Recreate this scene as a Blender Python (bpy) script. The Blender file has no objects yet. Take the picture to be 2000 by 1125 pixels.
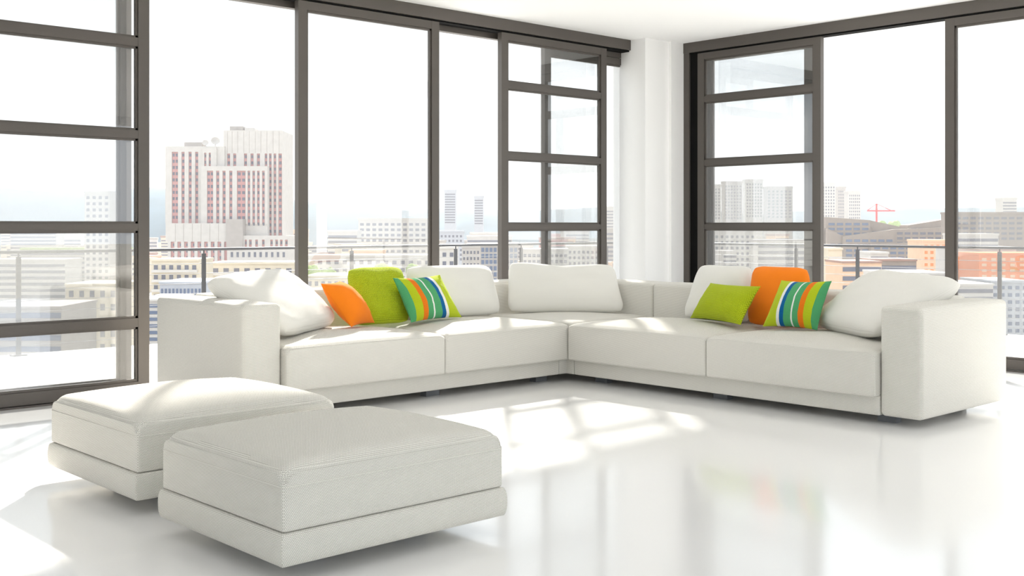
import bpy, math, random
from mathutils import Vector, Matrix, noise

# ------------------------------------------------------------------ camera, sky, sun, exposure
sc = bpy.context.scene
COL = sc.collection
F = 2194.0
ANG = math.atan2(2358.0, 2194.0)
C, S = math.cos(ANG), math.sin(ANG)
CAMZ = 1.1

cam_d = bpy.data.cameras.new('camera')
cam = bpy.data.objects.new('camera', cam_d)
COL.objects.link(cam)
cam.location = (0, 0, CAMZ)
cam.rotation_euler = (math.pi / 2, 0, -math.asin(C))
cam_d.sensor_fit = 'HORIZONTAL'
cam_d.sensor_width = 36.0
cam_d.lens = F / 2000.0 * 36.0
cam_d.shift_y = -(562.5 - 440.0) / 2000.0
cam_d.clip_end = 20000
sc.camera = cam

SKY_STRENGTH = 1.32
SUN_STRENGTH = 8.8
SUN_ELEV = math.radians(30.3)
EXPOSURE = 0.79
HAZE = 0.00020

w = bpy.data.worlds.new('sky')
sc.world = w
w.use_nodes = True
nt = w.node_tree
nt.nodes.clear()
tc = nt.nodes.new('ShaderNodeTexCoord')
mp = nt.nodes.new('ShaderNodeMapping')
mp.inputs['Scale'].default_value = (1.6, 1.6, 4.0)
nz = nt.nodes.new('ShaderNodeTexNoise')
nz.inputs['Scale'].default_value = 1.7
nz.inputs['Detail'].default_value = 5
rp = nt.nodes.new('ShaderNodeValToRGB')
rp.color_ramp.elements[0].position = 0.36
rp.color_ramp.elements[0].color = (0.50, 0.56, 0.60, 1)
rp.color_ramp.elements[1].position = 0.56
rp.color_ramp.elements[1].color = (0.90, 0.95, 1.0, 1)
bg = nt.nodes.new('ShaderNodeBackground')
bg.inputs['Strength'].default_value = SKY_STRENGTH
wo = nt.nodes.new('ShaderNodeOutputWorld')
nt.links.new(tc.outputs['Generated'], mp.inputs['Vector'])
nt.links.new(mp.outputs['Vector'], nz.inputs['Vector'])
nt.links.new(nz.outputs['Fac'], rp.inputs['Fac'])
nt.links.new(rp.outputs['Color'], bg.inputs['Color'])
nt.links.new(bg.outputs['Background'], wo.inputs['Surface'])

sun_d = bpy.data.lights.new('sun', 'SUN')
sun_d.energy = SUN_STRENGTH
sun_d.angle = math.radians(1.8)
sun_d.color = (1.0, 0.945, 0.865)
sun = bpy.data.objects.new('sun', sun_d)
COL.objects.link(sun)
sun.location = (20, 22, 18)
sun_dir = Vector((0.67 * math.cos(SUN_ELEV), 0.742 * math.cos(SUN_ELEV), math.sin(SUN_ELEV)))
sun.rotation_euler = sun_dir.to_track_quat('Z', 'Y').to_euler()

sc.view_settings.view_transform = 'Standard'
sc.view_settings.look = 'None'
sc.view_settings.gamma = 1.0
sc.view_settings.use_curve_mapping = False
sc.view_settings.exposure = EXPOSURE
sc.cycles.max_bounces = 12
sc.cycles.diffuse_bounces = 6
sc.cycles.glossy_bounces = 4
sc.cycles.transparent_max_bounces = 24
sc.cycles.sample_clamp_indirect = 6.0
sc.cycles.caustics_reflective = False
sc.cycles.caustics_refractive = False

# ------------------------------------------------------------------ helpers
def px(x, y, d):
    """point at depth d in front of the camera that shows at picture position x, y"""
    r = (x - 1000.0) / F
    return Vector(((r * S + C) * d, (-r * C + S) * d, CAMZ + (440.0 - y) / F * d))


class MB:
    def __init__(self):
        self.v, self.f, self.uv, self.mi = [], [], [], []

    def quad(self, a, b, c, d):
        n = len(self.v)
        self.v += [a, b, c, d]
        self.f.append((n, n + 1, n + 2, n + 3))

    def box(self, x0, x1, y0, y1, z0, z1):
        n = len(self.v)
        self.v += [(x, y, z) for z in (z0, z1) for y in (y0, y1) for x in (x0, x1)]
        for q in ((0, 2, 3, 1), (4, 5, 7, 6), (0, 1, 5, 4), (2, 6, 7, 3), (0, 4, 6, 2), (1, 3, 7, 5)):
            self.f.append(tuple(n + i for i in q))
        return self

    def grid(self, pts, nu, nv, closed_u=False, flip=False):
        n = len(self.v)
        self.v += pts
        for j in range(nv - 1):
            for i in range(nu if closed_u else nu - 1):
                i2 = (i + 1) % nu
                q = (n + j * nu + i, n + j * nu + i2, n + (j + 1) * nu + i2, n + (j + 1) * nu + i)
                self.f.append(q[::-1] if flip else q)

    def tube(self, pts, r, seg=8, closed=False):
        n = len(pts)
        rows = []
        for k in range(n):
            p = Vector(pts[k])
            a = Vector(pts[(k - 1) % n] if closed or k > 0 else pts[k])
            b = Vector(pts[(k + 1) % n] if closed or k < n - 1 else pts[k])
            t = (b - a).normalized()
            up = Vector((0, 0, 1)) if abs(t.z) < 0.9 else Vector((1, 0, 0))
            e = t.cross(up).normalized()
            g = e.cross(t)
            rows += [tuple(p + r * (math.cos(2 * math.pi * i / seg) * e + math.sin(2 * math.pi * i / seg) * g)) for i in range(seg)]
        if closed:
            rows += rows[:seg]
            n += 1
        self.grid(rows, seg, n, closed_u=True)
        return self

    def mesh(self, name):
        m = bpy.data.meshes.new(name)
        m.from_pydata([tuple(p) for p in self.v], [], self.f)
        m.update()
        return m

    def build(self, name, mat, parent=None, smooth=False, boxuv=False):
        return link(name, self.mesh(name), mat, parent, smooth, boxuv)


def box_uv(m):
    uvl = m.uv_layers.new(name='UVMap')
    for p in m.polygons:
        n = p.normal
        ax = max(range(3), key=lambda i: abs(n[i]))
        for li in p.loop_indices:
            co = m.vertices[m.loops[li].vertex_index].co
            uvl.data[li].uv = ((co.y, co.z), (co.x, co.z), (co.x, co.y))[ax]


def link(name, m, mat, parent=None, smooth=False, boxuv=False):
    if boxuv:
        box_uv(m)
    if smooth:
        for p in m.polygons:
            p.use_smooth = True
    if mat and not m.materials:
        m.materials.append(mat)
    o = bpy.data.objects.new(name, m)
    COL.objects.link(o)
    if parent:
        o.parent = parent
    return o


def again(o, parent, loc=None):
    c = o.copy()
    COL.objects.link(c)
    c.parent = parent
    if loc is not None:
        c.location = loc
    return c


def tag(o, label, cat, group=None, kind=None):
    o['label'] = label
    o['category'] = cat
    if group:
        o['group'] = group
    if kind:
        o['kind'] = kind
    return o


def empty(name, loc=(0, 0, 0), rz=0.0):
    o = bpy.data.objects.new(name, None)
    COL.objects.link(o)
    o.location = loc
    o.rotation_euler = (0, 0, rz)
    o.empty_display_size = 0.1
    return o


def struct(o, label, cat):
    return tag(o, label, cat, kind='structure')


# ------------------------------------------------------------------ materials
def new_mat(name):
    m = bpy.data.materials.new(name)
    m.use_nodes = True
    t = m.node_tree
    return m, t, t.nodes['Principled BSDF']


def srgb(r, g, b):
    def f(c):
        c /= 255.0
        return c / 12.92 if c <= 0.04045 else ((c + 0.055) / 1.055) ** 2.4
    return (f(r), f(g), f(b), 1.0)


def plain(name, col, rough=0.6, spec=0.3, metal=0.0, bump=0.0, bscale=60.0, vary=0.0):
    m, t, p = new_mat(name)
    p.inputs['Base Color'].default_value = col
    p.inputs['Roughness'].default_value = rough
    p.inputs['Specular IOR Level'].default_value = spec
    p.inputs['Metallic'].default_value = metal
    if bump or vary:
        c = t.nodes.new('ShaderNodeTexCoord')
        n = t.nodes.new('ShaderNodeTexNoise')
        n.inputs['Scale'].default_value = bscale
        n.inputs['Detail'].default_value = 4
        t.links.new(c.outputs['Object'], n.inputs['Vector'])
        if bump:
            b = t.nodes.new('ShaderNodeBump')
            b.inputs['Strength'].default_value = bump
            b.inputs['Distance'].default_value = 0.002
            t.links.new(n.outputs['Fac'], b.inputs['Height'])
            t.links.new(b.outputs['Normal'], p.inputs['Normal'])
        if vary:
            r = t.nodes.new('ShaderNodeValToRGB')
            r.color_ramp.elements[0].position = 0.3
            r.color_ramp.elements[1].position = 0.7
            r.color_ramp.elements[0].color = tuple(c_ * (1 - vary) for c_ in col[:3]) + (1,)
            r.color_ramp.elements[1].color = tuple(min(1, c_ * (1 + vary)) for c_ in col[:3]) + (1,)
            t.links.new(n.outputs['Fac'], r.inputs['Fac'])
            t.links.new(r.outputs['Color'], p.inputs['Base Color'])
    return m


def mnode(t, op, a, b=None, c=None):
    n = t.nodes.new('ShaderNodeMath')
    n.operation = op
    for i, v in enumerate((a, b, c)):
        if v is None:
            continue
        if isinstance(v, (int, float)):
            n.inputs[i].default_value = v
        else:
            t.links.new(v, n.inputs[i])
    return n.outputs[0]


def fabric(name, light, gap, cu=0.0060, cv=0.0047, strength=0.55, dist=0.0016, stripes=None, stagger=True):
    """woven cloth: staggered threads from the metric UV"""
    m, t, p = new_mat(name)
    uv = t.nodes.new('ShaderNodeTexCoord')
    sep = t.nodes.new('ShaderNodeSeparateXYZ')
    t.links.new(uv.outputs['UV'], sep.inputs[0])
    u = mnode(t, 'DIVIDE', sep.outputs[0], cu)
    v = mnode(t, 'DIVIDE', sep.outputs[1], cv)
    row = mnode(t, 'FLOOR', v)
    off = mnode(t, 'MULTIPLY', mnode(t, 'FLOORED_MODULO', row, 2.0), 0.5 if stagger else 0.0)
    a = mnode(t, 'MULTIPLY', mnode(t, 'SUBTRACT', mnode(t, 'FRACT', mnode(t, 'ADD', u, off)), 0.5), math.pi)
    b = mnode(t, 'MULTIPLY', mnode(t, 'SUBTRACT', mnode(t, 'FRACT', v), 0.5), math.pi)
    h = mnode(t, 'POWER', mnode(t, 'MAXIMUM', mnode(t, 'MULTIPLY', mnode(t, 'COSINE', a), mnode(t, 'COSINE', b)), 0.0), 0.55)
    mix = t.nodes.new('ShaderNodeMix')
    mix.data_type = 'RGBA'
    fac = mnode(t, 'MINIMUM', mnode(t, 'MULTIPLY', h, 1.5), 1.0)
    t.links.new(fac, mix.inputs['Factor'])
    if stripes:
        r = t.nodes.new('ShaderNodeValToRGB')
        r.color_ramp.interpolation = 'CONSTANT'
        els = r.color_ramp.elements
        els[0].position, els[0].color = stripes[0]
        els[1].position, els[1].color = stripes[1]
        for pos, col in stripes[2:]:
            e = els.new(pos)
            e.color = col
        wob = t.nodes.new('ShaderNodeTexNoise')
        wob.inputs['Scale'].default_value = 9.0
        t.links.new(uv.outputs['UV'], wob.inputs['Vector'])
        x = mnode(t, 'ADD', mnode(t, 'DIVIDE', sep.outputs[0], 0.42), mnode(t, 'MULTIPLY', mnode(t, 'SUBTRACT', wob.outputs['Fac'], 0.5), 0.018))
        t.links.new(x, r.inputs['Fac'])
        dk = t.nodes.new('ShaderNodeMix')
        dk.data_type = 'RGBA'
        dk.blend_type = 'MULTIPLY'
        dk.inputs['Factor'].default_value = 1.0
        dk.inputs['B'].default_value = gap
        t.links.new(r.outputs['Color'], dk.inputs['A'])
        t.links.new(dk.outputs['Result'], mix.inputs['A'])
        t.links.new(r.outputs['Color'], mix.inputs['B'])
    else:
        mix.inputs['A'].default_value = gap
        mix.inputs['B'].default_value = light
    t.links.new(mix.outputs['Result'], p.inputs['Base Color'])
    bp = t.nodes.new('ShaderNodeBump')
    bp.inputs['Strength'].default_value = strength
    bp.inputs['Distance'].default_value = dist
    t.links.new(h, bp.inputs['Height'])
    t.links.new(bp.outputs['Normal'], p.inputs['Normal'])
    p.inputs['Roughness'].default_value = 0.9
    p.inputs['Specular IOR Level'].default_value = 0.12
    p.inputs['Sheen Weight'].default_value = 0.08
    return m


def glass_mat():
    m, t, p = new_mat('window_glass')
    t.nodes.remove(p)
    out = t.nodes['Material Output']
    tr = t.nodes.new('ShaderNodeBsdfTransparent')
    tr.inputs['Color'].default_value = (0.90, 0.905, 0.905, 1)
    gl = t.nodes.new('ShaderNodeBsdfGlossy')
    gl.inputs['Roughness'].default_value = 0.0
    df = t.nodes.new('ShaderNodeBsdfTranslucent')
    df.inputs['Color'].default_value = (0.98, 0.97, 0.95, 1)
    dm = t.nodes.new('ShaderNodeMixShader')
    dm.inputs['Fac'].default_value = 0.022
    fr = t.nodes.new('ShaderNodeFresnel')
    fr.inputs['IOR'].default_value = 1.62
    geo = t.nodes.new('ShaderNodeNewGeometry')   # reflect once, at the face the light meets first
    k = mnode(t, 'MULTIPLY', mnode(t, 'MINIMUM', mnode(t, 'MULTIPLY', fr.outputs[0], 2.8), 1.0), mnode(t, 'SUBTRACT', 1.0, geo.outputs['Backfacing']))
    mx = t.nodes.new('ShaderNodeMixShader')
    t.links.new(tr.outputs[0], dm.inputs[1])
    t.links.new(df.outputs[0], dm.inputs[2])
    t.links.new(k, mx.inputs['Fac'])
    t.links.new(dm.outputs[0], mx.inputs[1])
    t.links.new(gl.outputs[0], mx.inputs[2])
    t.links.new(mx.outputs[0], out.inputs['Surface'])
    return m


def floor_mat():
    m, t, p = new_mat('white_polished_floor')
    p.inputs['Base Color'].default_value = (0.93, 0.93, 0.93, 1)
    p.inputs['Roughness'].default_value = 0.16
    p.inputs['Specular IOR Level'].default_value = 0.5
    p.inputs['Coat Weight'].default_value = 0.35
    p.inputs['Coat Roughness'].default_value = 0.08
    c = t.nodes.new('ShaderNodeTexCoord')
    n = t.nodes.new('ShaderNodeTexNoise')
    n.inputs['Scale'].default_value = 1.3
    n.inputs['Detail'].default_value = 3
    t.links.new(c.outputs['Object'], n.inputs['Vector'])
    r = t.nodes.new('ShaderNodeMapRange')
    r.inputs['To Min'].default_value = 0.13
    r.inputs['To Max'].default_value = 0.20
    t.links.new(n.outputs['Fac'], r.inputs['Value'])
    t.links.new(r.outputs['Result'], p.inputs['Roughness'])
    return m


M = {}
M['floor'] = floor_mat()
M['white'] = plain('white_plaster', (0.90, 0.90, 0.90, 1), 0.75, 0.2, bump=0.08, bscale=40)
M['terrace'] = plain('pale_terrace_paving', (0.80, 0.795, 0.78, 1), 0.7, 0.2, bump=0.1, bscale=30, vary=0.03)
M['frame'] = plain('dark_bronze_metal', srgb(92, 87, 83), 0.42, 0.4, 0.35, bump=0.06, bscale=300, vary=0.04)
M['black'] = plain('black_gap_shade', (0.006, 0.006, 0.006, 1), 0.8, 0.1, bump=0.05)  # near-black colour stands in for shade inside the window gaps
M['steel'] = plain('dark_steel', srgb(80, 80, 82), 0.4, 0.5, 0.6, bump=0.03)
M['cable'] = plain('steel_cable', srgb(140, 140, 142), 0.35, 0.5, 0.7, bump=0.03)
M['leg'] = plain('dark_grey_foot', srgb(112, 115, 120), 0.5, 0.4, 0.2, bump=0.03)
M['glass'] = glass_mat()
M['weave'] = fabric('offwhite_weave', srgb(240, 238, 231), srgb(140, 134, 122), strength=0.8, dist=0.002)
M['cream'] = fabric('cream_cotton', srgb(230, 229, 224), srgb(204, 201, 194), 0.0032, 0.0028, 0.3, 0.0008)
M['orange'] = fabric('orange_cloth', srgb(252, 140, 34), srgb(226, 104, 12), 0.0040, 0.0034, 0.4, 0.001)
M['green'] = fabric('lime_boucle', srgb(190, 206, 34), srgb(120, 138, 2), 0.0105, 0.0090, 0.9, 0.004)
YG, WH, BL, GR, ORG = srgb(186, 204, 38), srgb(240, 240, 236), srgb(0, 98, 160), srgb(84, 168, 112), srgb(238, 126, 28)
STR = [(0.0, YG), (0.27, WH), (0.335, BL), (0.415, GR), (0.555, WH), (0.585, GR), (0.69, ORG), (0.78, YG), (0.91, GR)]
M['stripe'] = fabric('striped_knit', None, (0.72, 0.72, 0.72, 1), 0.0034, 0.0080, 0.6, 0.0018, stripes=STR)

# ------------------------------------------------------------------ room shell
CEIL = 2.83
YL = 6.95      # face of the sliding panels of the left window wall
XR = 8.50      # face of the sliding panels of the right window wall
XB, YB = -4.0, -3.4

struct(MB().box(XB, XR + 0.16, YB, YL + 0.16, -0.25, 0.0).build('floor', M['floor']), 'glossy white floor of the living room', 'floor')
struct(MB().box(XB, 9.40, YB, YL + 0.20, CEIL, CEIL + 0.25).build('ceiling', M['white']), 'plain white flat ceiling of the living room', 'ceiling')

tf = MB()
tf.box(XB, 11.55, YL + 0.16, 10.02, -0.25, -0.015)
tf.box(XR + 0.16, 11.55, -4.0, YL + 0.16, -0.25, -0.015)
struct(tf.build('floor_terrace', M['terrace']), 'pale terrace paving outside the window walls', 'terrace')

# corner pier between the two window walls
pier = MB()
pier.box(7.965, 8.30, 6.755, YL + 0.20, 0.0, CEIL)
pier.box(8.30, XR + 0.16, 6.72, YL + 0.20, 0.0, CEIL)
struct(pier.build('wall_corner', M['white']), 'white corner pier between the two window walls', 'wall')

# unseen sides behind the camera: white piers, tall openings added for sky fill light
bw = MB()
for x in (-4.0, -0.9, 2.2, 5.3, 8.26):
    bw.box(x, x + 0.4, YB - 0.2, YB, 0.0, CEIL)
bw.box(-4.0, 8.66, YB - 0.2, YB, 2.7, CEIL)
struct(bw.build('wall_back', M['white']), 'white pier wall behind the viewer with tall openings added for sky light', 'wall')
sw = MB().box(XB - 0.2, XB, 1.2, 7.15, 0.0, CEIL).box(XB - 0.2, XB, YB, YB + 0.4, 0.0, CEIL).box(XB - 0.2, XB, -1.3, -0.9, 0.0, CEIL).box(XB - 0.2, XB, YB, 1.2, 2.7, CEIL)
struct(sw.build('wall_side', M['white']), 'white wall on the far left with two tall openings added for fill light', 'wall')  # openings added here to light the left-facing sides

struct(MB().box(XB, 1.75, YL - 0.01, YL + 0.2, 0.0, CEIL).build('wall_left_blocker', M['white']), 'plain white wall added out of view beside the left windows to cut light', 'wall')  # unseen wall added to dim the left-facing sides of sofa and ottomans

struct(MB().box(XR - 0.01, XR + 0.16, YB, 0.9, 0.0, CEIL).build('wall_right_blocker', M['white']), 'plain white wall added out of view beside the right windows to cut light', 'wall')  # unseen wall added to keep sky light off the right sofa arm

# header tracks and sills
h = empty('trim_1', (3, YL, CEIL))
struct(h, 'dark metal header track along the ceiling above the left windows', 'track')
def part(mb, name, mat, parent, smooth=False, boxuv=False):
    o = mb.build(name, mat, parent, smooth, boxuv)
    o.matrix_parent_inverse = Matrix.Translation(-Vector(parent.location)) if parent.rotation_euler.z == 0 else parent.matrix_basis.inverted()
    return o
part(MB().box(1.75, 7.965, YL - 0.02, YL + 0.045, 2.735, CEIL), 'front_track', M['frame'], h)
part(MB().box(1.75, 7.965, YL + 0.0, YL + 0.10, 2.722, 2.74), 'shadow_gap', M['black'], h)
part(MB().box(1.75, 8.04, YL + 0.10, YL + 0.16, 2.675, 2.76), 'rear_track', M['frame'], h)
h = empty('trim_2', (XR, 3, CEIL))
struct(h, 'dark metal header track along the ceiling above the right windows', 'track')
part(MB().box(XR - 0.02, XR + 0.045, 0.9, 6.735, 2.735, CEIL), 'front_track', M['frame'], h)
part(MB().box(XR, XR + 0.10, 0.9, 6.735, 2.722, 2.74), 'shadow_gap', M['black'], h)
part(MB().box(XR + 0.10, XR + 0.16, 0.9, 6.72, 2.735, CEIL), 'rear_track', M['frame'], h)
part(MB().box(XR - 0.015, XR + 0.05, 6.655, 6.735, 0.0, 2.735), 'jamb', M['frame'], h)
part(MB().box(XR + 0.005, XR + 0.12, 6.57, 6.655, 0.0, 2.735), 'gap_shade', M['black'], h)  # black box painted as the shade between jamb and panel
h = empty('trim_3', (3, YL, 0))
struct(h, 'dark metal floor track under the left sliding windows', 'track')
part(MB().box(1.75, 7.965, YL - 0.015, YL + 0.14, 0.0, 0.012), 'sill_track', M['frame'], h)
h = empty('trim_4', (XR, 3, 0))
struct(h, 'dark metal floor track under the right sliding windows', 'track')
part(MB().box(XR - 0.015, XR + 0.14, 0.9, 6.655, 0.0, 0.012), 'sill_track', M['frame'], h)

# sliding panels
MUNT = [(2.24, 2.325), (1.645, 1.727), (1.05, 1.125), (0.43, 0.515)]

def panel(name, label, axis, a0, a1, face, muntins, top=2.72, depth=0.05, stile=0.075):
    """axis 'x': panel runs along X at Y = face; axis 'y': along Y at X = face"""
    root = empty(name, (a0, face, 0) if axis == 'x' else (face, a0, 0))
    struct(root, label, 'window')
    def bx(nm, mat, b0, b1, z0, z1, f0=0.0, f1=depth):
        m = MB()
        for (p0, p1, q0, q1, g0, g1) in (b0 if isinstance(b0, list) else [(b0, b1, z0, z1, f0, f1)]):
            if axis == 'x':
                m.box(p0 - a0, p1 - a0, g0, g1, q0, q1)
            else:
                m.box(g0, g1, p0 - a0, p1 - a0, q0, q1)
        return m.build(nm, mat, root)
    bd, in0, in1 = 0.014, 0.012, depth - 0.012
    b = 0.016
    bx('stile', M['frame'], [(a0, a0 + stile, b, top, 0, depth), (a0 + stile, a0 + stile + bd, b + .09, top - .05, in0, in1)], 0, 0, 0)
    bx('stile', M['frame'], [(a1 - stile, a1, b, top, 0, depth), (a1 - stile - bd, a1 - stile, b + .09, top - .05, in0, in1)], 0, 0, 0)
    i0, i1 = a0 + stile, a1 - stile
    bx('rail', M['frame'], [(i0, i1, top - 0.062, top, 0.001, depth - .001), (i0, i1, top - 0.078, top - 0.062, in0, in1)], 0, 0, 0)
    bx('rail', M['frame'], [(i0, i1, b, b + 0.075, 0.001, depth - .001), (i0, i1, b + 0.075, b + 0.092, in0, in1)], 0, 0, 0)
    zs = [b + 0.092]
    for z0, z1 in sorted(muntins):
        bx('muntin', M['frame'], [(i0, i1, z0 + bd, z1 - bd, 0.002, depth - .002), (i0, i1, z0, z1, in0, in1)], 0, 0, 0)
        zs += [z0, z1]
    zs.append(top - 0.078)
    for k in range(0, len(zs), 2):
        bx('glass_pane', M['glass'], i0 + bd - .004, i1 - bd + .004, zs[k] - .004, zs[k + 1] + .004, depth / 2 - .003, depth / 2 + .003)
    return root

panel('window_1', 'sliding window with four crossbars at the left edge, beside the ottomans', 'x', 1.90, 3.248, YL, MUNT)
panel('window_2', 'sliding window with one tall undivided pane behind the left sofa arm pillow', 'x', 4.372, 5.675, YL, [])
panel('window_3', 'sliding window with crossbars behind the corner of the sofa, left of the pier', 'x', 6.349, 7.653, YL, MUNT)
panel('window_4', 'outer undivided sliding window right behind the leftmost crossbar window', 'x', 1.76, 3.172, YL + 0.10, [], top=2.67)
panel('window_5', 'outer undivided sliding window behind the crossbar window next to the pier', 'x', 6.955, 8.08, YL + 0.10, [], top=2.67)
panel('window_6', 'sliding window with crossbars behind the orange back cushion, right of the pier', 'y', 5.25, 6.566, XR, MUNT)
panel('window_7', 'sliding window with one tall undivided pane at the right edge', 'y', 2.80, 4.143, XR, [])
panel('window_8', 'outer undivided sliding window behind the crossbar window right of the pier', 'y', 5.395, 6.56, XR + 0.10, [], top=2.73)

# ------------------------------------------------------------------ terrace railings
def railing(axis, posts, lo, hi, face, label):
    root = empty('railing', (lo, face, -0.015) if axis == 'x' else (face, lo, -0.015))
    tag(root, label, 'railing')
    def pt(a, z, o=0.0):
        return (a - lo, o, z) if axis == 'x' else (o, a - lo, z)
    MB().tube([pt(lo, 0.885), pt(hi, 0.885)], 0.014, 8).build('top_rail', M['steel'], root, True)
    first = None
    for a in posts:
        if first is None:
            m = MB()
            if axis == 'x':
                m.box(-.02, .02, -.008, .008, 0, .845)
                m.box(-.06, .06, -.05, .05, 0, .012)
            else:
                m.box(-.008, .008, -.02, .02, 0, .845)
                m.box(-.05, .05, -.06, .06, 0, .012)
            m.box(-.005, .005, -.005, .005, .845, .88)
            first = m.build('post', M['steel'], root)
            first.location = pt(a, 0)
        else:
            again(first, root, pt(a, 0))
    c0 = None
    for k in range(8):
        z = 0.085 + k * 0.095
        if c0 is None:
            c0 = MB().tube([pt(lo, 0), pt(hi, 0)], 0.0028, 5).build('cable', M['cable'], root, True)
            c0.location = (0, 0, z)
        else:
            again(c0, root, (0, 0, z))

railing('x', (0.03, 1.74, 3.451, 5.174, 6.885, 8.327, 9.364, 10.9), -3.9, 11.4, 9.9, 'thin steel cable railing beyond the left window wall')
railing('y', (-1.5, .2, 1.85, 3.4, 4.98, 6.572, 7.366, 8.562), -3.9, 9.88, 11.4, 'thin steel cable railing beyond the right window wall')

# ------------------------------------------------------------------ upholstery
def samples(lo, hi, r, n, k=4):
    s = [lo + r * (1 - math.cos(math.pi / 2 * i / k)) for i in range(k)]
    s = [lo + r * i / k for i in range(k)]
    s += [lo + r + (hi - lo - 2 * r) * i / n for i in range(n)]
    s += [hi - r + r * i / k for i in range(k + 1)]
    return s


def rbox(x0, x1, y0, y1, z0, z1, r=0.03, crown=0.0, n=8, puff=0.0, rt=0.0):
    """soft box with rounded edges and a crowned top; rz: radius in plan"""
    b = MB()
    lo, hi = (x0, y0, z0), (x1, y1, z1)
    cx, cy = (x0 + x1) / 2, (y0 + y1) / 2
    A = []
    for i in range(3):
        a = samples(lo[i], hi[i], min(r, (hi[i] - lo[i]) / 2 - 1e-4), n if i < 2 else max(3, n // 2))
        if rt and i < 2:
            for k in range(1, 9):
                e = rt * (1 - math.cos(math.pi / 2 * k / 8))
                if e > r:
                    a += [lo[i] + e, hi[i] - e]
        A.append(sorted(set(round(c, 6) for c in a)))
    idx = {}
    def vid(p):
        key = tuple(round(c, 6) for c in p)
        if key in idx:
            return idx[key]
        q = [min(max(p[i], lo[i] + r), hi[i] - r) for i in range(3)]
        if rt:
            q[2] = max(p[2], lo[2] + r)
        d = Vector([p[i] - q[i] for i in range(3)])
        if d.length > 1e-9:
            # spread cube-face samples evenly over the rounded edge
            m = max(abs(c) for c in d)
            d = Vector([math.tan(c / r * math.pi / 4) * 1.0 if abs(c) < m - 1e-9 or True else c for c in d])
            d = d.normalized() * r
        o = Vector(q) + d
        u, v = (p[0] - cx) / (x1 - x0) * 2, (p[1] - cy) / (y1 - y0) * 2
        t = (p[2] - z0) / (z1 - z0)
        if crown:
            g = (max(0, 1 - abs(u) ** 2.2)) * (max(0, 1 - abs(v) ** 2.2))
            o.z += crown * g * (1.0 if rt and t > .999 else 0.0 if rt else max(0, (t - 0.5) * 2) ** 2)
        if rt:
            if p[2] > z1 - 1e-6:
                ea = max(0.0, 1 - min(p[0] - x0, x1 - p[0]) / rt)
                eb = max(0.0, 1 - min(p[1] - y0, y1 - p[1]) / rt)
                k = min(1.0, (ea ** 3 + eb ** 3) ** (1 / 3))
                o.z -= rt * (1 - math.sqrt(max(0.0, 1 - k * k)))
            else:
                o.z = z0 + (o.z - z0) * (z1 - rt - z0) / (z1 - z0)
        if puff:
            s = math.sin(math.pi * min(1, max(0, t)))
            o.x += puff * s * (1 - v * v) * (1 if u > .999 else -1 if u < -.999 else 0)
            o.y += puff * s * (1 - u * u) * (1 if v > .999 else -1 if v < -.999 else 0)
        idx[key] = len(b.v)
        b.v.append(tuple(o))
        return idx[key]
    for ax in range(3):
        i, j = [(1, 2), (2, 0), (0, 1)][ax]
        for side in (0, 1):
            for p in range(len(A[i]) - 1):
                for q in range(len(A[j]) - 1):
                    qd = []
                    for (s, t) in ((p, q), (p + 1, q), (p + 1, q + 1), (p, q + 1)):
                        c = [0, 0, 0]
                        c[ax] = (lo, hi)[side][ax]
                        c[i], c[j] = A[i][s], A[j][t]
                        qd.append(vid(c))
                    if len(set(qd)) >= 3:
                        b.f.append(tuple(qd) if side else tuple(qd[::-1]))
    return b


def roll(x0, x1, y0, y1, z0, z1, out, rc=0.006, seg=10):
    """slab with a bulging half-round edge and sharp mitred corners"""
    b = MB()
    rows = []
    for k in range(seg + 1):
        a = -math.pi / 2 + math.pi * k / seg
        o = out * (math.cos(a) ** 0.6 if math.cos(a) > 1e-6 else 0) - out
        z = (z0 + z1) / 2 + (z1 - z0) / 2 * math.sin(a)
        xs = [x0 - o, x1 + o]
        ys = [y0 - o, y1 + o]
        ring = []
        for (cx, cy, sx, sy) in ((xs[0], ys[0], 1, 1), (xs[1], ys[0], -1, 1), (xs[1], ys[1], -1, -1), (xs[0], ys[1], 1, -1)):
            pts = [(cx, cy + sy * rc, z), (cx + sx * rc * .3, cy + sy * rc * .3, z), (cx + sx * rc, cy, z)]
            ring += pts if sx == sy else pts[::-1]
        rows += ring
    b.grid(rows, 12, seg + 1, closed_u=True)
    n = len(rows)
    b.f.append(tuple(range(11, -1, -1)))
    b.f.append(tuple(range(n - 12, n)))
    return b


# ---- sectional sofa
X0, X1 = 3.14, 6.76
Y0, Y1 = 2.905, 6.63
XF, YF = 5.70, 5.56
TOP = 0.668
sofa = empty('sectional_sofa', (XF, YF, 0))
tag(sofa, 'off-white woven corner sofa with square arms', 'sofa')
def sp(mb, name, mat=None, smooth=True):
    return part(mb, name, mat or M['weave'], sofa, smooth, True)
W = 0.248
# bases
sp(rbox(X0 + W, XF - 0.074, YF, Y1 - W + .02, .05, .16, .010, n=4), 'base')
cb = rbox(XF - 0.070, X1 - W + .02, YF, Y1 - W + .02, .05, .16, .010, n=4)
cb2 = rbox(XF, X1 - W + .02, YF - 0.070, YF + .05, .05, .16, .010, n=4)
k0 = len(cb.v)
cb.v += cb2.v
cb.f += [tuple(k0 + i for i in f_) for f_ in cb2.f]
sp(cb, 'base')
sp(rbox(XF, X1 - W + .02, Y0 + W, YF - 0.074, .05, .16, .010, n=4), 'base')
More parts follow.
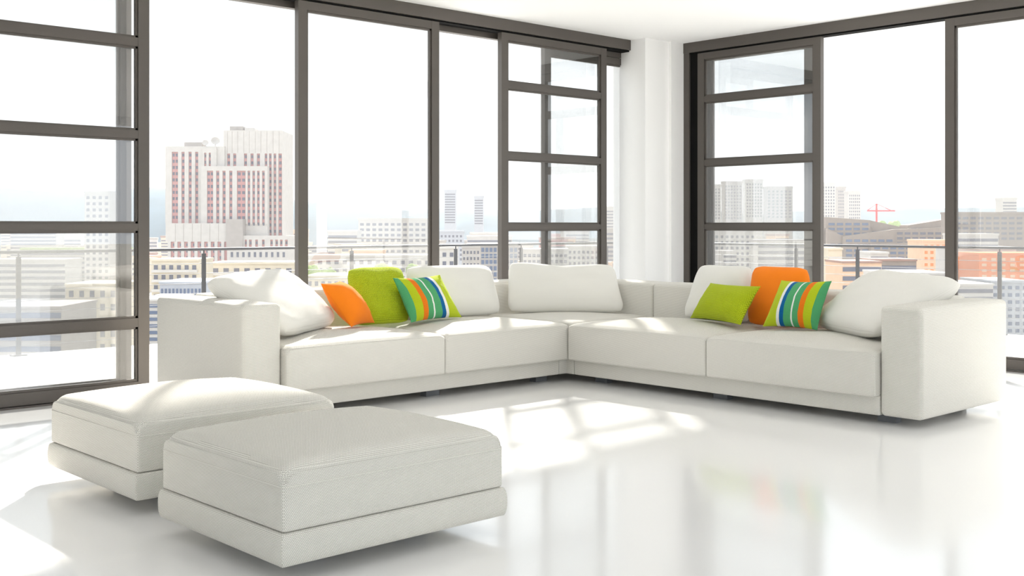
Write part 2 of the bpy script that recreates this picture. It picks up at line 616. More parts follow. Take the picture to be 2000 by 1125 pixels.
# arms and backs
sp(rbox(X0, X0 + W, YF, Y1, .05, TOP - .012, .028, .012), 'arm')
sp(rbox(XF, X1, Y0, Y0 + W, .05, TOP - .012, .028, .012), 'arm')
sp(rbox(X0 + W, 4.556, Y1 - W, Y1, .05, TOP, .03, .006), 'backrest')
sp(rbox(4.556, 5.70, Y1 - W, Y1, .05, TOP, .03, .006), 'backrest')
sp(rbox(5.70, X1, Y1 - W, Y1, .05, TOP, .03, .006), 'backrest')
sp(rbox(X1 - W, X1, 5.455, Y1 - W, .05, TOP, .03, .006), 'backrest')
sp(rbox(X1 - W, X1, 4.306, 5.455, .05, TOP, .03, .006), 'backrest')
sp(rbox(X1 - W, X1, Y0 + W, 4.306, .05, TOP, .03, .006), 'backrest')
# seats
SZ0, SZ1, E_ = .155, .412, .07
sp(rbox(X0 + W + .003, 4.553, YF - .05, Y1 - W + E_, SZ0, SZ1, .018, .034, puff=.004, rt=.05), 'seat_cushion')
sp(rbox(4.556, 5.690, YF - .05, Y1 - W + E_, SZ0, SZ1, .018, .034, puff=.004, rt=.05), 'seat_cushion')
sp(rbox(5.693, X1 - W + E_, 5.508, Y1 - W + E_, SZ0, SZ1 + .006, .018, .026, rt=.04), 'seat_cushion')
sp(rbox(XF - .05, X1 - W + E_, 4.308, 5.505, SZ0, SZ1, .018, .034, puff=.004, rt=.05), 'seat_cushion')
sp(rbox(XF - .05, X1 - W + E_, Y0 + W + .003, 4.305, SZ0, SZ1, .018, .034, puff=.004, rt=.05), 'seat_cushion')
# feet
def foot(cx, cy, ax):
    w2, d2 = (.055, .03) if ax == 'x' else (.03, .055)
    sp(MB().box(cx - w2, cx + w2, cy - d2, cy + d2, 0, .052), 'foot', M['leg'], False)
for x in (3.46, 4.56, 5.54):
    foot(x, YF + .12, 'x')
    foot(x, Y1 - .12, 'x')
for y in (5.33, 4.31, 3.17):
    foot(XF + .14, y, 'y')
    foot(X1 - .12, y, 'y')
foot(X1 - .12, Y1 - .12, 'x')

# ---- ottomans
def ottoman(x0, x1, y0, y1, label):
    o = empty('ottoman', ((x0 + x1) / 2, (y0 + y1) / 2, 0))
    tag(o, label, 'ottoman', 'pair of upholstered ottomans')
    hx, hy = (x1 - x0) / 2, (y1 - y0) / 2
    roll(-hx, hx, -hy, hy, .060, .162, .016).build('base', M['weave'], o, True, True)
    c = rbox(-hx + .012, hx - .012, -hy + .012, hy - .012, .163, .368, .014, .048, n=14, puff=.004, rt=.060).build('cushion', M['weave'], o, True, True)
    s = MB()
    e, z = .0112, .302
    a, b = hx - e, hy - e
    pts = []
    for (cx, cy, a0) in ((a - .02, b - .02, 0), (-a + .02, b - .02, 90), (-a + .02, -b + .02, 180), (a - .02, -b + .02, 270)):
        for k in range(5):
            t = math.radians(a0 + 90 * k / 4)
            pts.append((cx + .02 * math.cos(t), cy + .02 * math.sin(t), z))
    s.tube(pts, .0022, 6, closed=True).build('piping', M['weave'], c, True, True)
    for sx in (-1, 1):
        for sy in (-1, 1):
            MB().box(sx * (hx - .25) - .05, sx * (hx - .25) + .05, sy * (hy - .25) - .03, sy * (hy - .25) + .03, 0, .061).build('foot', M['leg'], o)

ottoman(1.800, 2.730, 2.955, 3.790, 'off-white woven ottoman in front, nearest the viewer, in shade')
ottoman(1.838, 2.755, 4.050, 4.930, 'sunlit cream woven ottoman behind the front one, near the windows')

# ---- cushions
def pillow(name, label, corners, thick, mat, kind='soft', n=22, seed=0, size=None, group=None, wr=0.004, sag=0.0, back=0.8):
    """corners bl, br, tr, tl seen from the front; thick: half thickness at the middle"""
    bl, br, tr, tl = [Vector(c) for c in corners]
    cen = (bl + br + tr + tl) / 4
    wd = ((br - bl).length + (tr - tl).length) / 2
    ht = ((tl - bl).length + (tr - br).length) / 2
    N0 = ((br + tr - bl - tl).cross(tl + tr - bl - br)).normalized()
    m = MB()
    uvs = []
    def pos(u, v, side):
        if kind == 'knife':
            uu = u * (1 - 0.075 * (1 - v * v))
            vv = v * (1 - 0.075 * (1 - u * u))
            e = (max(0, 1 - abs(u) ** 2.2) * max(0, 1 - abs(v) ** 2.2)) ** 0.62
        elif kind == 'box':
            k = 0.13
            uu = u * (1 - k * max(0, abs(v) - .55) ** 2 * 3.0 * abs(u) ** 3)
            vv = v * (1 - k * max(0, abs(u) - .55) ** 2 * 3.0 * abs(v) ** 3)
            e = (max(0, 1 - abs(u) ** 5) * max(0, 1 - abs(v) ** 4)) ** 0.36 * (1 - .25 * (u * u + v * v) / 2)
        else:
            k = 0.13
            uu = u * (1 - k * max(0, abs(v) - .55) ** 2 * 3.0 * abs(u) ** 3) * (1 - 0.02 * (1 - v * v))
            vv = v * (1 - k * max(0, abs(u) - .55) ** 2 * 3.0 * abs(v) ** 3) * (1 - 0.02 * (1 - u * u))
            e = (max(0, 1 - abs(u) ** 3.2) * max(0, 1 - abs(v) ** 3.2)) ** 0.45
        a, b = (uu + 1) / 2, (vv + 1) / 2
        p = bl * (1 - a) * (1 - b) + br * a * (1 - b) + tr * a * b + tl * (1 - a) * b
        th = thick * (1 if side > 0 else back) * e
        q = Vector((u * 2.3 + seed * 3.1, v * 2.3, side * 1.7 + seed))
        w_ = wr * e ** 0.5 * (noise.noise(q * 1.1) * 1.6 + noise.noise(q * 2.6) * 0.8)
        # radial pulls out of the corners
        ang = math.atan2(abs(v) + .02, abs(u) + .02)
        w_ += wr * 0.9 * math.sin(ang * 16 + seed) * max(0, (math.hypot(u, v) - .55)) * (1 if e > 0 else 0) * e
        p = p + N0 * side * (th + w_)
        if sag:
            p.z -= sag * (1 - abs(u)) * max(0, v)
        return p - cen
    gx = [math.sin(math.pi / 2 * (-1 + 2 * i / n)) for i in range(n + 1)]
    idx = {}
    for side in (1, -1):
        for j in range(n + 1):
            for i in range(n + 1):
                edge = i in (0, n) or j in (0, n)
                key = (i, j, 0 if edge else side)
                if key not in idx:
                    idx[key] = len(m.v)
                    m.v.append(tuple(pos(gx[i], gx[j], side)))
                    uvs.append(((gx[i] + 1) / 2 * wd, (gx[j] + 1) / 2 * ht))
        for j in range(n):
            for i in range(n):
                q = []
                for (a, b) in ((i, j), (i + 1, j), (i + 1, j + 1), (i, j + 1)):
                    ed = a in (0, n) or b in (0, n)
                    q.append(idx[(a, b, 0 if ed else side)])
                m.f.append(tuple(q) if side > 0 else tuple(q[::-1]))
    me = m.mesh(name)
    ul = me.uv_layers.new(name='UVMap')
    for lp in me.loops:
        u, v = uvs[lp.vertex_index]
        if mat == M['stripe']:
            u = u / wd * 0.42
        ul.data[lp.index].uv = (u, v)
    o = link(name, me, mat, None, True)
    o.location = cen
    tag(o, label, 'cushion', group)
    return o

GRP = 'loose cushions on the sofa'
# left wing
pillow('back_cushion', 'large white pillow slumped over the left sofa arm', [(3.50, 5.70, .462), (4.13, 6.10, .47), (3.86, 6.33, .80), (3.19, 6.14, .765)], .105, M['cream'], 'box', seed=1, group=GRP, wr=.007)
pillow('throw_pillow', 'small orange pillow leaning between the left arm pillow and the big green cushion', [(4.10, 5.90, .455), (4.40, 6.06, .455), (4.19, 6.16, .735), (3.97, 6.05, .73)], .095, M['orange'], 'knife', seed=2, group=GRP)
pillow('back_cushion', 'large lime green cushion on the left wing beside the orange pillow', [(4.25, 6.09, .44), (4.70, 6.07, .44), (4.80, 6.30, .805), (4.35, 6.32, .805)], .085, M['green'], seed=3, group=GRP, back=.45)
pillow('back_cushion', 'white back cushion behind the striped pillow on the left wing', [(4.88, 6.22, .435), (5.66, 6.20, .435), (5.70, 6.38, .80), (4.88, 6.38, .805)], .085, M['cream'], seed=4, group=GRP, back=.45)
pillow('throw_pillow', 'striped pillow on the left wing with its plain lime end towards the corner', [(5.13, 6.03, .452), (4.60, 5.93, .452), (4.56, 6.08, .745), (4.97, 6.08, .755)][::1], .095, M['stripe'], 'knife', seed=5, group=GRP)
# corner
pillow('back_cushion', 'wide white cushion standing across the corner of the sofa', [(5.78, 6.27, .435), (6.45, 5.66, .435), (6.54, 5.86, .80), (5.92, 6.41, .82)], .085, M['cream'], seed=6, group=GRP, back=.45, sag=.03)
# right wing
pillow('back_cushion', 'white back cushion behind the lime pillow on the right wing', [(6.38, 5.06, .435), (6.36, 4.47, .435), (6.51, 4.55, .815), (6.51, 5.00, .815)], .085, M['cream'], seed=7, group=GRP, back=.45)
pillow('back_cushion', 'large orange cushion on the right wing', [(6.30, 4.45, .435), (6.30, 3.93, .435), (6.45, 4.07, .82), (6.45, 4.50, .82)], .085, M['orange'], seed=8, group=GRP, back=.45)
pillow('throw_pillow', 'small lime green pillow in front of the white cushion on the right wing', [(6.22, 4.87, .455), (6.03, 4.31, .455), (6.21, 4.28, .70), (6.24, 4.71, .705)], .10, M['green'], 'knife', seed=9, group=GRP)
pillow('throw_pillow', 'striped pillow on the right wing in front of the orange cushion', [(6.07, 4.17, .452), (6.10, 3.79, .452), (6.20, 3.75, .755), (6.22, 4.13, .745)], .095, M['stripe'], 'knife', seed=10, group=GRP)
pillow('back_cushion', 'large white pillow slumped over the right sofa arm', [(6.28, 3.93, .47), (5.90, 3.30, .462), (6.40, 2.98, .765), (6.45, 3.62, .80)], .105, M['cream'], 'box', seed=11, group=GRP, wr=.007)

# ------------------------------------------------------------------ the city outside
GZ = -42.0
RZ = math.atan2(-C, S)
rnd = random.Random(7)

def wallmat(name, r, g, b, vary=0.05):
    return plain(name, srgb(r, g, b), 0.85, 0.15, bump=0.1, bscale=0.4, vary=vary)

M['c_white'] = wallmat('pale_render', 188, 184, 180)
M['c_cream'] = wallmat('cream_render', 198, 188, 170)
M['c_peach'] = wallmat('peach_render', 204, 172, 146)
M['c_pink'] = wallmat('rose_brick', 178, 134, 132)
M['c_grey'] = wallmat('grey_concrete', 164, 158, 154)
M['c_taupe'] = wallmat('taupe_concrete', 142, 131, 123)
M['c_blue'] = wallmat('blue_grey_cladding', 166, 170, 178)
M['c_orange'] = wallmat('orange_facade', 212, 126, 81)
M['c_brown'] = wallmat('brown_roof_tiles', 150, 122, 112)
M['c_win'] = plain('distant_window_glass', srgb(92, 94, 108), 0.25, 0.5, vary=0.15, bscale=0.3)
M['c_winb'] = plain('distant_blue_glass', srgb(84, 98, 124), 0.25, 0.5, vary=0.15, bscale=0.3)
M['c_green'] = plain('foliage', srgb(150, 168, 110), 0.9, 0.1, bump=0.4, bscale=1.2, vary=0.25)
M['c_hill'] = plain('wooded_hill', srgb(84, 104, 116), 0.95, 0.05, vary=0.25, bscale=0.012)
M['c_ground'] = plain('city_ground', srgb(176, 174, 168), 0.95, 0.05, vary=0.12, bscale=0.02)
M['c_red'] = plain('red_steel', srgb(214, 70, 70), 0.6, 0.3, bump=0.05)


class Site:
    """local frame of a far building: x to the right, z up, in metres, seen at depth d"""
    def __init__(self, name, label, cat, xc, d, yaw=0.0, group=None):
        p = px(xc, 440, d)
        self.o = empty(name, (p.x, p.y, GZ), RZ + yaw)
        self.s, self.xc, self.d = d / F, xc, d
        tag(self.o, label, cat, group)

    def X(self, x):
        return (x - self.xc) * self.s

    def Z(self, y):
        return CAMZ - GZ + (440.0 - y) * self.s

    def block(self, x0, x1, ytop, ybot, mat, name='wall', y0=0.0, y1=14.0):
        m = MB()
        m.box(self.X(x0), self.X(x1), y0, y1, 0.0 if ybot is None else self.Z(ybot), self.Z(ytop))
        return m.build(name, mat, self.o)

    def windows(self, x0, x1, ytop, ybot, nc, nr, mat, y=0.0, fw=0.55, fh=0.5, name='window', single=True):
        """a grid of windows set into a facade, each proud of the wall by its frame"""
        cw, ch = (self.X(x1) - self.X(x0)) / nc, (self.Z(ytop) - self.Z(ybot)) / nr
        first = None
        allm = MB()
        for r in range(nr):
            for c in range(nc):
                cx = self.X(x0) + cw * (c + .5)
                cz = self.Z(ybot) + ch * (r + .5)
                if not single:
                    allm.box(cx - cw * fw / 2, cx + cw * fw / 2, y - .12, y + .1, cz - ch * fh / 2, cz + ch * fh / 2)
                    continue
                if first is None:
                    first = MB().box(-cw * fw / 2, cw * fw / 2, -.12, .1, -ch * fh / 2, ch * fh / 2).build(name, mat, self.o)
                    first.location = (cx, y, cz)
                else:
                    again(first, self.o, (cx, y, cz))
        if not single:
            o = allm.build('windows', mat, self.o)
            o['kind'] = 'stuff'

    def bands(self, x0, x1, ytop, ybot, nr, mat, y=0.0, fh=0.45, name='window_band'):
        ch = (self.Z(ytop) - self.Z(ybot)) / nr
        first = None
        for r in range(nr):
            loc = (0, y, self.Z(ybot) + ch * (r + .5))
            if first is None:
                first = MB().box(self.X(x0), self.X(x1), -.15, .1, -ch * fh / 2, ch * fh / 2).build(name, mat, self.o)
                first.location = loc
            else:
                again(first, self.o, loc)


# ground, hills
struct(MB().box(-9000, 9000, -2500, 9000, GZ - 5, GZ).build('ground', M['c_ground']), 'pale city ground far below the terrace', 'ground')

def hill(name, label, x0, x1, d, depth, prof, seed):
    p = px((x0 + x1) / 2, 440, d)
    o = MB()
    s = d / F
    nx, ny = 60, 14
    pts = []
    for j in range(ny + 1):
        for i in range(nx + 1):
            a = i / nx
            k = a * (len(prof) - 1)
            i0 = min(int(k), len(prof) - 2)
            hh = prof[i0] + (prof[i0 + 1] - prof[i0]) * (k - i0)
            top = CAMZ - GZ + (440 - hh) * s
            t = math.sin(math.pi / 2 * min(1.0, j / (ny * .6)))
            q = Vector((a * 22 + seed, j * .5, seed))
            z = top * t * (1 + .05 * noise.noise(q) + .03 * noise.noise(q * 3))
            pts.append(((a - .5) * (x1 - x0) * s, j / ny * depth, max(z, -2)))
    o.grid(pts, nx + 1, ny + 1)
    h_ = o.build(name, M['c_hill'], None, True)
    h_.location = (p.x, p.y, GZ)
    h_.rotation_euler = (0, 0, RZ)
    struct(h_, label, 'hill')

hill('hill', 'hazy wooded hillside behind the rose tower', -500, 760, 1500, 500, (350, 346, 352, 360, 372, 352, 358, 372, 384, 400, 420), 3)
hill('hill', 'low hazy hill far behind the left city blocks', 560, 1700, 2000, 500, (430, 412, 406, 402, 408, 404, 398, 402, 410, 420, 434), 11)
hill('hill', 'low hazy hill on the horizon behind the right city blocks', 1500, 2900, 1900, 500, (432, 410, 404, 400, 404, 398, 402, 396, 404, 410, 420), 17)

# ---- the rose and white tower
T = Site('tower_block', 'tall white and rose tower with ribbed facade beyond the left opening', 'building', 430, 520)
def ribbed(x0, x1, ytop, ybot, ywin, strips, y0, deep, rows=None):
    """rose wall with white piers standing proud between strips of windows"""
    T.block(x0 + .3, x1 - .3, ytop + .5, ybot, M['c_white'], 'wall', y0 + 1.0, y0 + deep)
    T.block(x0, x1, ytop, ywin, M['c_white'], 'fascia', y0, y0 + 1.2)
    edge = x0
    for (c, w_) in strips + [(None, 0)]:
        nxt = x1 if c is None else c - w_ / 2
        if nxt - edge > .3:
            T.block(edge, nxt, ywin, ybot, M['c_white'], 'pier', y0, y0 + 1.2)
        if c is not None:
            edge = c + w_ / 2
            T.block(c - w_ / 2, edge, ywin, ybot, M['c_pink'], 'spandrel', y0 + .5, y0 + 1.1)
            nr = max(1, round((ybot - ywin) / 12.3))
            T.windows(c - w_ / 2, edge, ywin, ywin + nr * 12.3, 2 if w_ > 9 else 1, nr, M['c_win'], y0 + .5, .62, .48)

ribbed(315, 432, 284, 436, 295, [(334, 12), (350, 6), (364, 6), (377, 6)], 6, 30)
ribbed(429, 546, 252, 470, 298, [(439, 6), (451, 6), (472.5, 6), (485.4, 6), (498, 6), (513, 5), (521.5, 5), (530.6, 5), (541, 7)], 7, 26)
ribbed(390, 520, 324, 438, 333, [(408, 12), (423, 6), (435.4, 6), (448.6, 6), (469, 17), (484, 5), (493.5, 5), (502.6, 5), (512.5, 5)], 2, 24)
ribbed(390, 411 + 6, 286, 324, 297, [(395, 4), (404, 4)], 5, 10)
T.block(390, 520, 438, None, M['c_white'], 'wall', 2.6, 24)
T.block(326, 446, 436, 472, M['c_white'], 'podium', -2, 20)
for x in (345, 361, 378, 395, 412, 429):
    T.block(x - .5, x + .5, 437, 472, M['c_grey'], 'panel_joint', -2.05, -1.9)
T.block(330, 446, 472, None, M['c_pink'], 'podium', -1.5, 20)
for x in (330, 343, 356, 369, 382, 395, 408, 421, 434):
    T.block(x, x + 6, 472, None, M['c_white'], 'pier', -2.0, -1.2)
T.windows(336, 440, 472, 509, 8, 3, M['c_win'], -1.5, .4, .45)
T.block(445, 477, 428, 486, M['c_grey'], 'lift_shaft', -3, 18)
T.block(446, 566, 486, None, M['c_white'], 'podium', -2.5, 20)
ribbed(477, 566, 460, 486, 468, [(482, 4), (491, 5), (503, 5), (516, 5), (532, 5), (542, 5), (551, 5), (561, 5)], -2, 18)
T.windows(450, 562, 490, 504, 10, 1, M['c_win'], -2.5, .4, .7)
for x in (437, 446, 457, 469, 480, 492, 503, 515, 527, 539):
    T.block(x - .4, x + .4, 254, 297, M['c_grey'], 'panel_joint', 6.95, 7.1)
T.block(436, 462, 242, 252, M['c_grey'], 'roof_plant', 12, 20)
T.block(466, 486, 245, 252, M['c_white'], 'roof_plant', 12, 20)
T.block(345, 380, 274, 284, M['c_grey'], 'roof_plant', 12, 20)
def dish(x, y, r):
    m = MB()
    pts = []
    for j in range(5):
        for i in range(12):
            a = 2 * math.pi * i / 12
            pts.append((r * j / 4 * math.cos(a), -r * .5 * (j / 4) ** 2 , r * j / 4 * math.sin(a)))
    m.grid(pts, 12, 5, closed_u=True)
    m.box(-.25, .25, 0, .5, -r * 1.2, 0)
    o = m.build('satellite_dish', M['c_white'], T.o, True)
    o.location = (T.X(x), 14, T.Z(y))
    o.rotation_euler = (-.5, 0, .3)
dish(405, 273, 2.2)
dish(385, 276, 1.6)

# ---- nearer and mid-distance blocks: (label, x0, x1, ytop, d, wall, style, ncols, row px, win, yaw)
def block(label, x0, x1, ytop, d, wall, style='win', nc=8, rowpx=14.0, win='c_win', yaw=0.0, ymax=600.0, deep=16.0, name='apartment_block', roof=None, cat='building', group=None, single=False, fw=.5, fh=.48):
    st = Site(name, label, cat, (x0 + x1) / 2, d, yaw, group)
    st.block(x0, x1, ytop, None, M[wall], 'wall', 0, deep)
    st.block(x0 - 1, x1 + 1, ytop - 2, ytop + 2, M[roof or wall], 'parapet' if not roof else 'roof', -.4, deep + .4)
    nr = max(1, int((ymax - ytop - 6) / rowpx))
    nr = min(nr, int((st.Z(ytop + 5)) / (rowpx * st.s)))
    if nr > 0:
        yb = ytop + 5 + nr * rowpx
        if style == 'win':
            st.windows(x0 + 1, x1 - 1, ytop + 5, yb, nc, nr, M[win], 0, fw, fh, single=single)
        elif style == 'band':
            st.bands(x0 + 1, x1 - 1, ytop + 5, yb, nr, M[win], 0, fh)
        elif style == 'balcony':
            st.windows(x0 + 1, x1 - 1, ytop + 5, yb, nc, nr, M[win], 0, fw, fh, single=single)
            ch = rowpx * st.s
            first = None
            for r in range(nr):
                loc = (0, 0, st.Z(yb) + ch * r)
                if first is None:
                    first = MB().box(st.X(x0 + 2), st.X(x1 - 2), -1.2, 0, 0, ch * .28).build('balcony', M['c_white'], st.o)
                    first.location = loc
                else:
                    again(first, st.o, loc)
    return st

# left opening
block('cream apartment block with balconies low left of the rose tower', 296, 388, 508, 330, 'c_cream', 'balcony', 6, 19, single=True, ymax=640)
block('long cream apartment block in front of the rose tower base', 410, 596, 514, 365, 'c_cream', 'balcony', 9, 19, single=True, ymax=640)
b = block('low blue-grey hall with ribbed roof below the cream apartments', 312, 402, 552, 240, 'c_blue', 'win', 12, 26, 'c_winb', ymax=640)
block('blue glass office low at the edge of the leftmost window', 262, 330, 586, 210, 'c_white', 'band', 6, 13, 'c_winb', ymax=760)
# seen through the left crossbar window
block('cream apartment tower added for the reflection in the lower panes of the leftmost window', 128, 232, 556, 250, 'c_cream', 'win', 5, 26, single=True, ymax=760, fw=.42)  # solid block stands in for a building mirrored in the glass
block('pale apartment slab seen through the middle pane of the leftmost window', -20, 128, 508, 420, 'c_white', 'band', 8, 12, ymax=640)
block('pale long block with green roof behind the leftmost window', 40, 240, 486, 640, 'c_grey', 'band', 8, 9, ymax=560, roof='c_green')
block('low grey warehouse below the leftmost window', -60, 120, 600, 190, 'c_grey', 'band', 8, 22, 'c_winb', ymax=760)
block('white and rose slab seen through the leftmost window', 165, 215, 375, 560, 'c_white', 'win', 4, 12, ymax=560)
block('pale hillside block beyond the leftmost window', 20, 110, 448, 900, 'c_white', 'band', 8, 7, ymax=520)
# tall single pane
block('stepped pale housing slab seen through the tall left pane', 700, 846, 428, 640, 'c_white', 'win', 12, 10.5, ymax=500, fw=.6)
block('lower step of the pale housing slab in the tall left pane', 640, 698, 452, 590, 'c_white', 'band', 6, 10.5, ymax=500)
block('long low white block behind the green and orange cushions', 600, 860, 500, 420, 'c_white', 'win', 16, 15, ymax=600)
block('peach block behind the big lime cushion', 682, 745, 490, 452, 'c_peach', 'band', 6, 13, ymax=560)
block('yellowish low block with trees beside the left sofa pillow', 598, 690, 540, 260, 'c_cream', 'win', 7, 18, ymax=640)
# narrow opening
block('white office with square windows in the narrow opening', 902, 945, 482, 420, 'c_white', 'win', 6, 12, ymax=600)
block('blue glass grid office left of the crossbar window by the pier', 938, 1012, 477, 400, 'c_grey', 'win', 9, 12, 'c_winb', ymax=600, fw=.72, fh=.7)
block('pale gable block at the left of the narrow opening', 846, 890, 484, 330, 'c_white', 'win', 3, 17, ymax=600)
block('blue-grey block above the railing in the narrow opening', 858, 905, 452, 760, 'c_blue', 'win', 6, 9, ymax=520)
block('low pale flats on the horizon of the narrow opening', 912, 1000, 462, 820, 'c_white', 'band', 6, 8, ymax=520)
block('slim far tower left in the narrow opening', 868, 890, 372, 1250, 'c_blue', 'band', 4, 5, ymax=440, name='far_tower')
block('slim far tower right in the narrow opening', 926, 944, 384, 1200, 'c_blue', 'band', 4, 5, ymax=440, name='far_tower')
# crossbar window by the pier
block('pale office seen through the lower pane of the crossbar window by the pier', 1020, 1110, 488, 430, 'c_white', 'win', 10, 12, ymax=600, fw=.65)
block('white block behind the wide corner cushion', 1108, 1180, 482, 470, 'c_white', 'win', 8, 11, ymax=600)
block('stacked grey-pink block beside the white pier', 1183, 1225, 448, 620, 'c_grey', 'band', 4, 8.5, ymax=600)
block('far pale block above the railing beside the pier', 1176, 1240, 405, 1300, 'c_white', 'band', 5, 6, ymax=460, name='far_tower')
# right crossbar window
for i, (x0, x1, yt, lab) in enumerate((
        (1372, 1408, 362, 'leftmost hazy high-rise behind the crossbar window right of the pier'),
        (1414, 1450, 356, 'second hazy high-rise behind the crossbar window right of the pier'),
        (1456, 1490, 352, 'tallest hazy high-rise behind the crossbar window right of the pier'),
        (1497, 1548, 366, 'broad hazy high-rise behind the crossbar window right of the pier'),
        (1600, 1632, 358, 'hazy high-rise touching the left frame of the right opening'),
        (1636, 1652, 366, 'narrow hazy high-rise second from the left in the right opening'),
        (1657, 1681, 374, 'hazy high-rise third from the left in the right opening'))):
    block(lab, x0, x1, yt, 1250 + 60 * (i % 3), 'c_grey' if i % 2 else 'c_white', 'win', 6, 6.2, ymax=432, name='high_rise', fw=.5, fh=.55)
block('pale slab behind the white cushion in the right crossbar window', 1384, 1476, 452, 700, 'c_white', 'win', 9, 11, ymax=560)
block('pale slab behind the orange cushion in the right crossbar window', 1480, 1590, 470, 560, 'c_white', 'band', 9, 12, ymax=600)
# right opening: stepped concrete housing
Q = Site('terraced_housing', 'stepped taupe concrete housing with sloping roofs in the right opening', 'building', 1725, 620)
for k, (x0, x1, y0, y1, yb) in enumerate(((1612, 1700, 424, 430, 0), (1700, 1775, 430, 446, 2), (1775, 1850, 440, 428, 1), (1640, 1740, 462, 448, -6), (1740, 1850, 448, 444, -5), (1612, 1660, 446, 470, -4), (1690, 1850, 476, 470, -10))):
    m = MB()
    a, b2, zt0, zt1 = Q.X(x0), Q.X(x1), Q.Z(y0), Q.Z(y1)
    n0 = 0
    m.v += [(a, yb, 0), (b2, yb, 0), (b2, yb, zt1), (a, yb, zt0), (a, yb + 14, 0), (b2, yb + 14, 0), (b2, yb + 14, zt1), (a, yb + 14, zt0)]
    m.f += [(0, 1, 2, 3), (5, 4, 7, 6), (1, 5, 6, 2), (4, 0, 3, 7), (3, 2, 6, 7), (0, 4, 5, 1)]
    m.build('wing', M['c_taupe'], Q.o)
    lo_ = max(y0, y1) + 3
    n_r = 5
    Q.windows(x0 + 4, x1 - 2, lo_, lo_ + n_r * 9.5, max(3, int((x1 - x0) / 15)), n_r, M['c_win'] if k % 3 else M['c_winb'], yb, .74, .5)
block('white slim block low left in the right opening', 1618, 1645, 486, 330, 'c_cream', 'band', 2, 40, 'c_white', ymax=600)
block('orange facade block beside the right frame of the right opening', 1802, 1850, 470, 420, 'c_peach', 'win', 4, 12, 'c_orange', ymax=600)
block('brown roofed low block in the right opening', 1645, 1722, 512, 300, 'c_peach', 'band', 6, 18, ymax=600, roof='c_brown')
block('low violet-grey hall behind the right arm pillow', 1700, 1790, 508, 348, 'c_taupe', 'band', 6, 22, 'c_win', ymax=600, roof='c_brown')
block('small white roof block above the brown roofs', 1700, 1735, 494, 392, 'c_white', 'band', 3, 10, ymax=560)
block('pale flats low behind the right arm pillow', 1730, 1850, 534, 250, 'c_white', 'win', 9, 17, ymax=640)
# right edge pane
block('long taupe block high in the right edge window', 1862, 2060, 416, 560, 'c_taupe', 'win', 13, 10, ymax=474, fw=.7)
block('square pale tower top on the horizon of the right edge window', 1958, 1986, 388, 1100, 'c_white', 'band', 3, 6, ymax=430, name='far_tower')
block('white long slab with dark balcony lines in the right edge window', 1864, 1985, 484, 360, 'c_white', 'band', 6, 12, ymax=640, fh=.35)
block('orange housing block in the right edge window', 1912, 2080, 496, 340, 'c_orange', 'win', 9, 11, 'c_peach', ymax=640)
block('white stepped roof block in the right edge window', 1870, 1950, 458, 480, 'c_white', 'band', 5, 12, ymax=600)
block('dark glazed block low behind the right sofa arm', 1935, 2010, 550, 240, 'c_blue', 'win', 5, 14, 'c_winb', ymax=760)
block('white low block behind the right sofa arm', 1860, 1940, 556, 230, 'c_white', 'band', 5, 15, ymax=760)

# red crane
K = Site('tower_crane', 'small red tower crane on the horizon of the right opening', 'crane', 1712, 900)
m = MB()
m.box(-.6, .6, -.6, .6, 0, K.Z(398))
m.build('mast', M['c_red'], K.o)
MB().box(K.X(1694), K.X(1748), -.5, .5, K.Z(413), K.Z(410.5)).build('jib', M['c_red'], K.o)
MB().tube([(K.X(1694), 0, K.Z(411)), (0, 0, K.Z(398)), (K.X(1740), 0, K.Z(411))], .3, 5).build('stay', M['c_red'], K.o)

# distant low blocks filling the plain
taken = []
for o in list(COL.objects):
    if o.parent is None and o.type == 'EMPTY' and o.location.z == GZ:
        xs = [c.matrix_basis @ Vector(k) for c in o.children if c.type == 'MESH' for k in c.bound_box]
        taken.append((o.location.x, o.location.y, 0.5 * (max(q.x for q in xs) - min(q.x for q in xs)) + 10))
count = tries = 0
while count < 150 and tries < 6000:
    tries += 1
    d = rnd.uniform(540, 1320)
    x = rnd.uniform(-160, 2180)
    wd_ = rnd.uniform(25, 70) * (900 / d) ** .5
    rad = wd_ * d / F / 2 + 15
    p = px(x, 440, d)
    if any(math.hypot(p.x - q[0], p.y - q[1]) < rad + q[2] for q in taken):
        continue
    taken.append((p.x, p.y, rad))
    count += 1
    hgt = rnd.uniform(12, 34) + max(0, d - 900) * .02
    yt = 440 - (hgt + GZ - CAMZ) * F / d
    wall = rnd.choice(('c_white', 'c_white', 'c_cream', 'c_grey', 'c_peach', 'c_pink'))
    roof = rnd.choice((None, None, 'c_brown', 'c_grey'))
    hue = {'c_white': 'white', 'c_cream': 'cream', 'c_grey': 'grey', 'c_peach': 'peach', 'c_pink': 'rose'}[wall]
    top = {None: 'flat pale roof', 'c_brown': 'brown roof', 'c_grey': 'grey roof'}[roof]
    side = 'left' if x < 1260 else 'right'
    block('distant %s low block with %s in the city beyond the %s windows' % (hue, top, side), x - wd_ / 2, x + wd_ / 2, yt, d,
          wall, 'band', 4, rnd.uniform(7, 9) * 640 / d + 2, 'c_win', rnd.uniform(-.5, .5), yt + 40, rnd.uniform(12, 22), 'city_block',
          group='distant %s blocks with %s beyond the %s windows' % (hue, top, side), roof=roof)

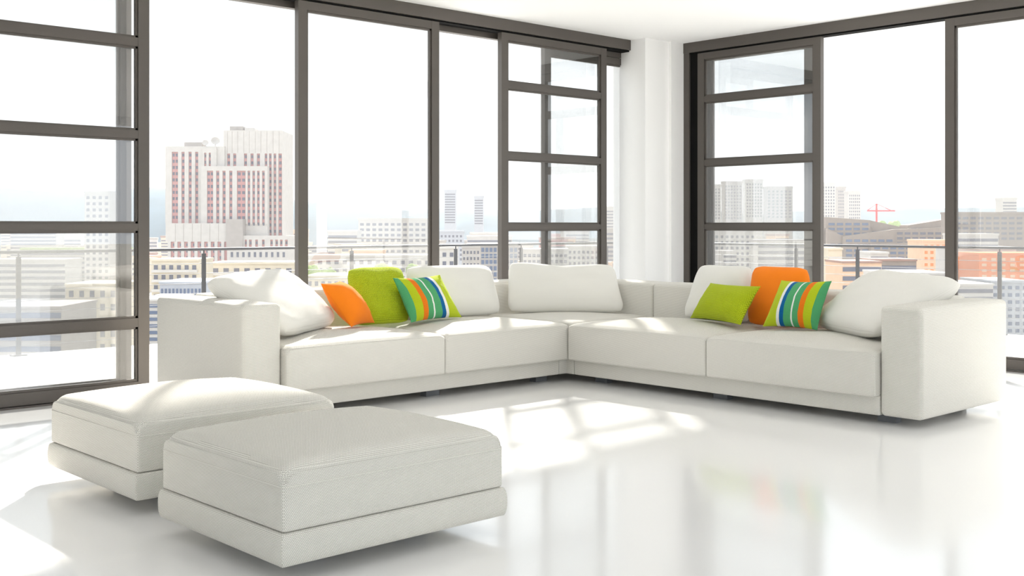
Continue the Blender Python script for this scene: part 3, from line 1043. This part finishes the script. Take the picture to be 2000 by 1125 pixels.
# trees among the nearer blocks
def tree(x, y, d, r, label):
    p = px(x, y, d)
    o = empty('tree', (p.x, p.y, GZ))
    tag(o, label, 'tree', 'trees between the city blocks')
    top = p.z - GZ
    MB().tube([(0, 0, 0), (0, 0, top - r)], .35, 6).build('trunk', M['c_brown'], o)
    m = MB()
    nu, nv = 18, 11
    pts = []
    for j in range(nv):
        th = math.pi * j / (nv - 1)
        for i in range(nu):
            ph = 2 * math.pi * i / nu
            v = Vector((math.sin(th) * math.cos(ph), math.sin(th) * math.sin(ph), math.cos(th)))
            k = r * (1 + .35 * noise.noise(v * 2.2 + Vector((x, y, 0))) + .18 * noise.noise(v * 6 + Vector((x, 0, 0))))
            pts.append((v.x * k, v.y * k, top - r + v.z * k * .9))
    m.grid(pts, nu, nv, closed_u=True, flip=True)
    m.build('crown', M['c_green'], o, True)
for (x, y, d, r, lab) in (
        (608, 516, 290, 2.4, 'leafy tree right beside the frame of the tall left pane'),
        (640, 522, 300, 2.4, 'leafy tree between the frame of the tall left pane and the big lime cushion'),
        (668, 530, 285, 2.0, 'small leafy tree just left of the big lime cushion'),
        (745, 512, 350, 2.4, 'leafy tree above the right corner of the big lime cushion'),
        (806, 514, 352, 2.2, 'leafy tree above the white cushion on the left wing'),
        (870, 452, 1000, 7, 'dark far tree clump in the narrow opening'),
        (1722, 431, 960, 6, 'pale far tree clump right of the red crane'),
        (1748, 430, 1040, 7, 'larger far tree clump further right of the red crane')):
    tree(x, y, d, r, lab)

# ------------------------------------------------------------------ daylight haze over the city
hm = bpy.data.materials.new('daylight_haze')
hm.use_nodes = True
t = hm.node_tree
t.nodes.clear()
vs = t.nodes.new('ShaderNodeVolumeScatter')
vs.inputs['Color'].default_value = (0.99, 0.995, 1.0, 1)
vs.inputs['Density'].default_value = HAZE
vs.inputs['Anisotropy'].default_value = 0.0
ho = t.nodes.new('ShaderNodeOutputMaterial')
t.links.new(vs.outputs[0], ho.inputs['Volume'])
hz = MB().box(-4500, 4500, 30, 5200, GZ + 0.5, 260).build('haze', hm)
hz.rotation_euler = (0, 0, RZ)
tag(hz, 'thin bright daylight haze over the city', 'haze', kind='stuff')
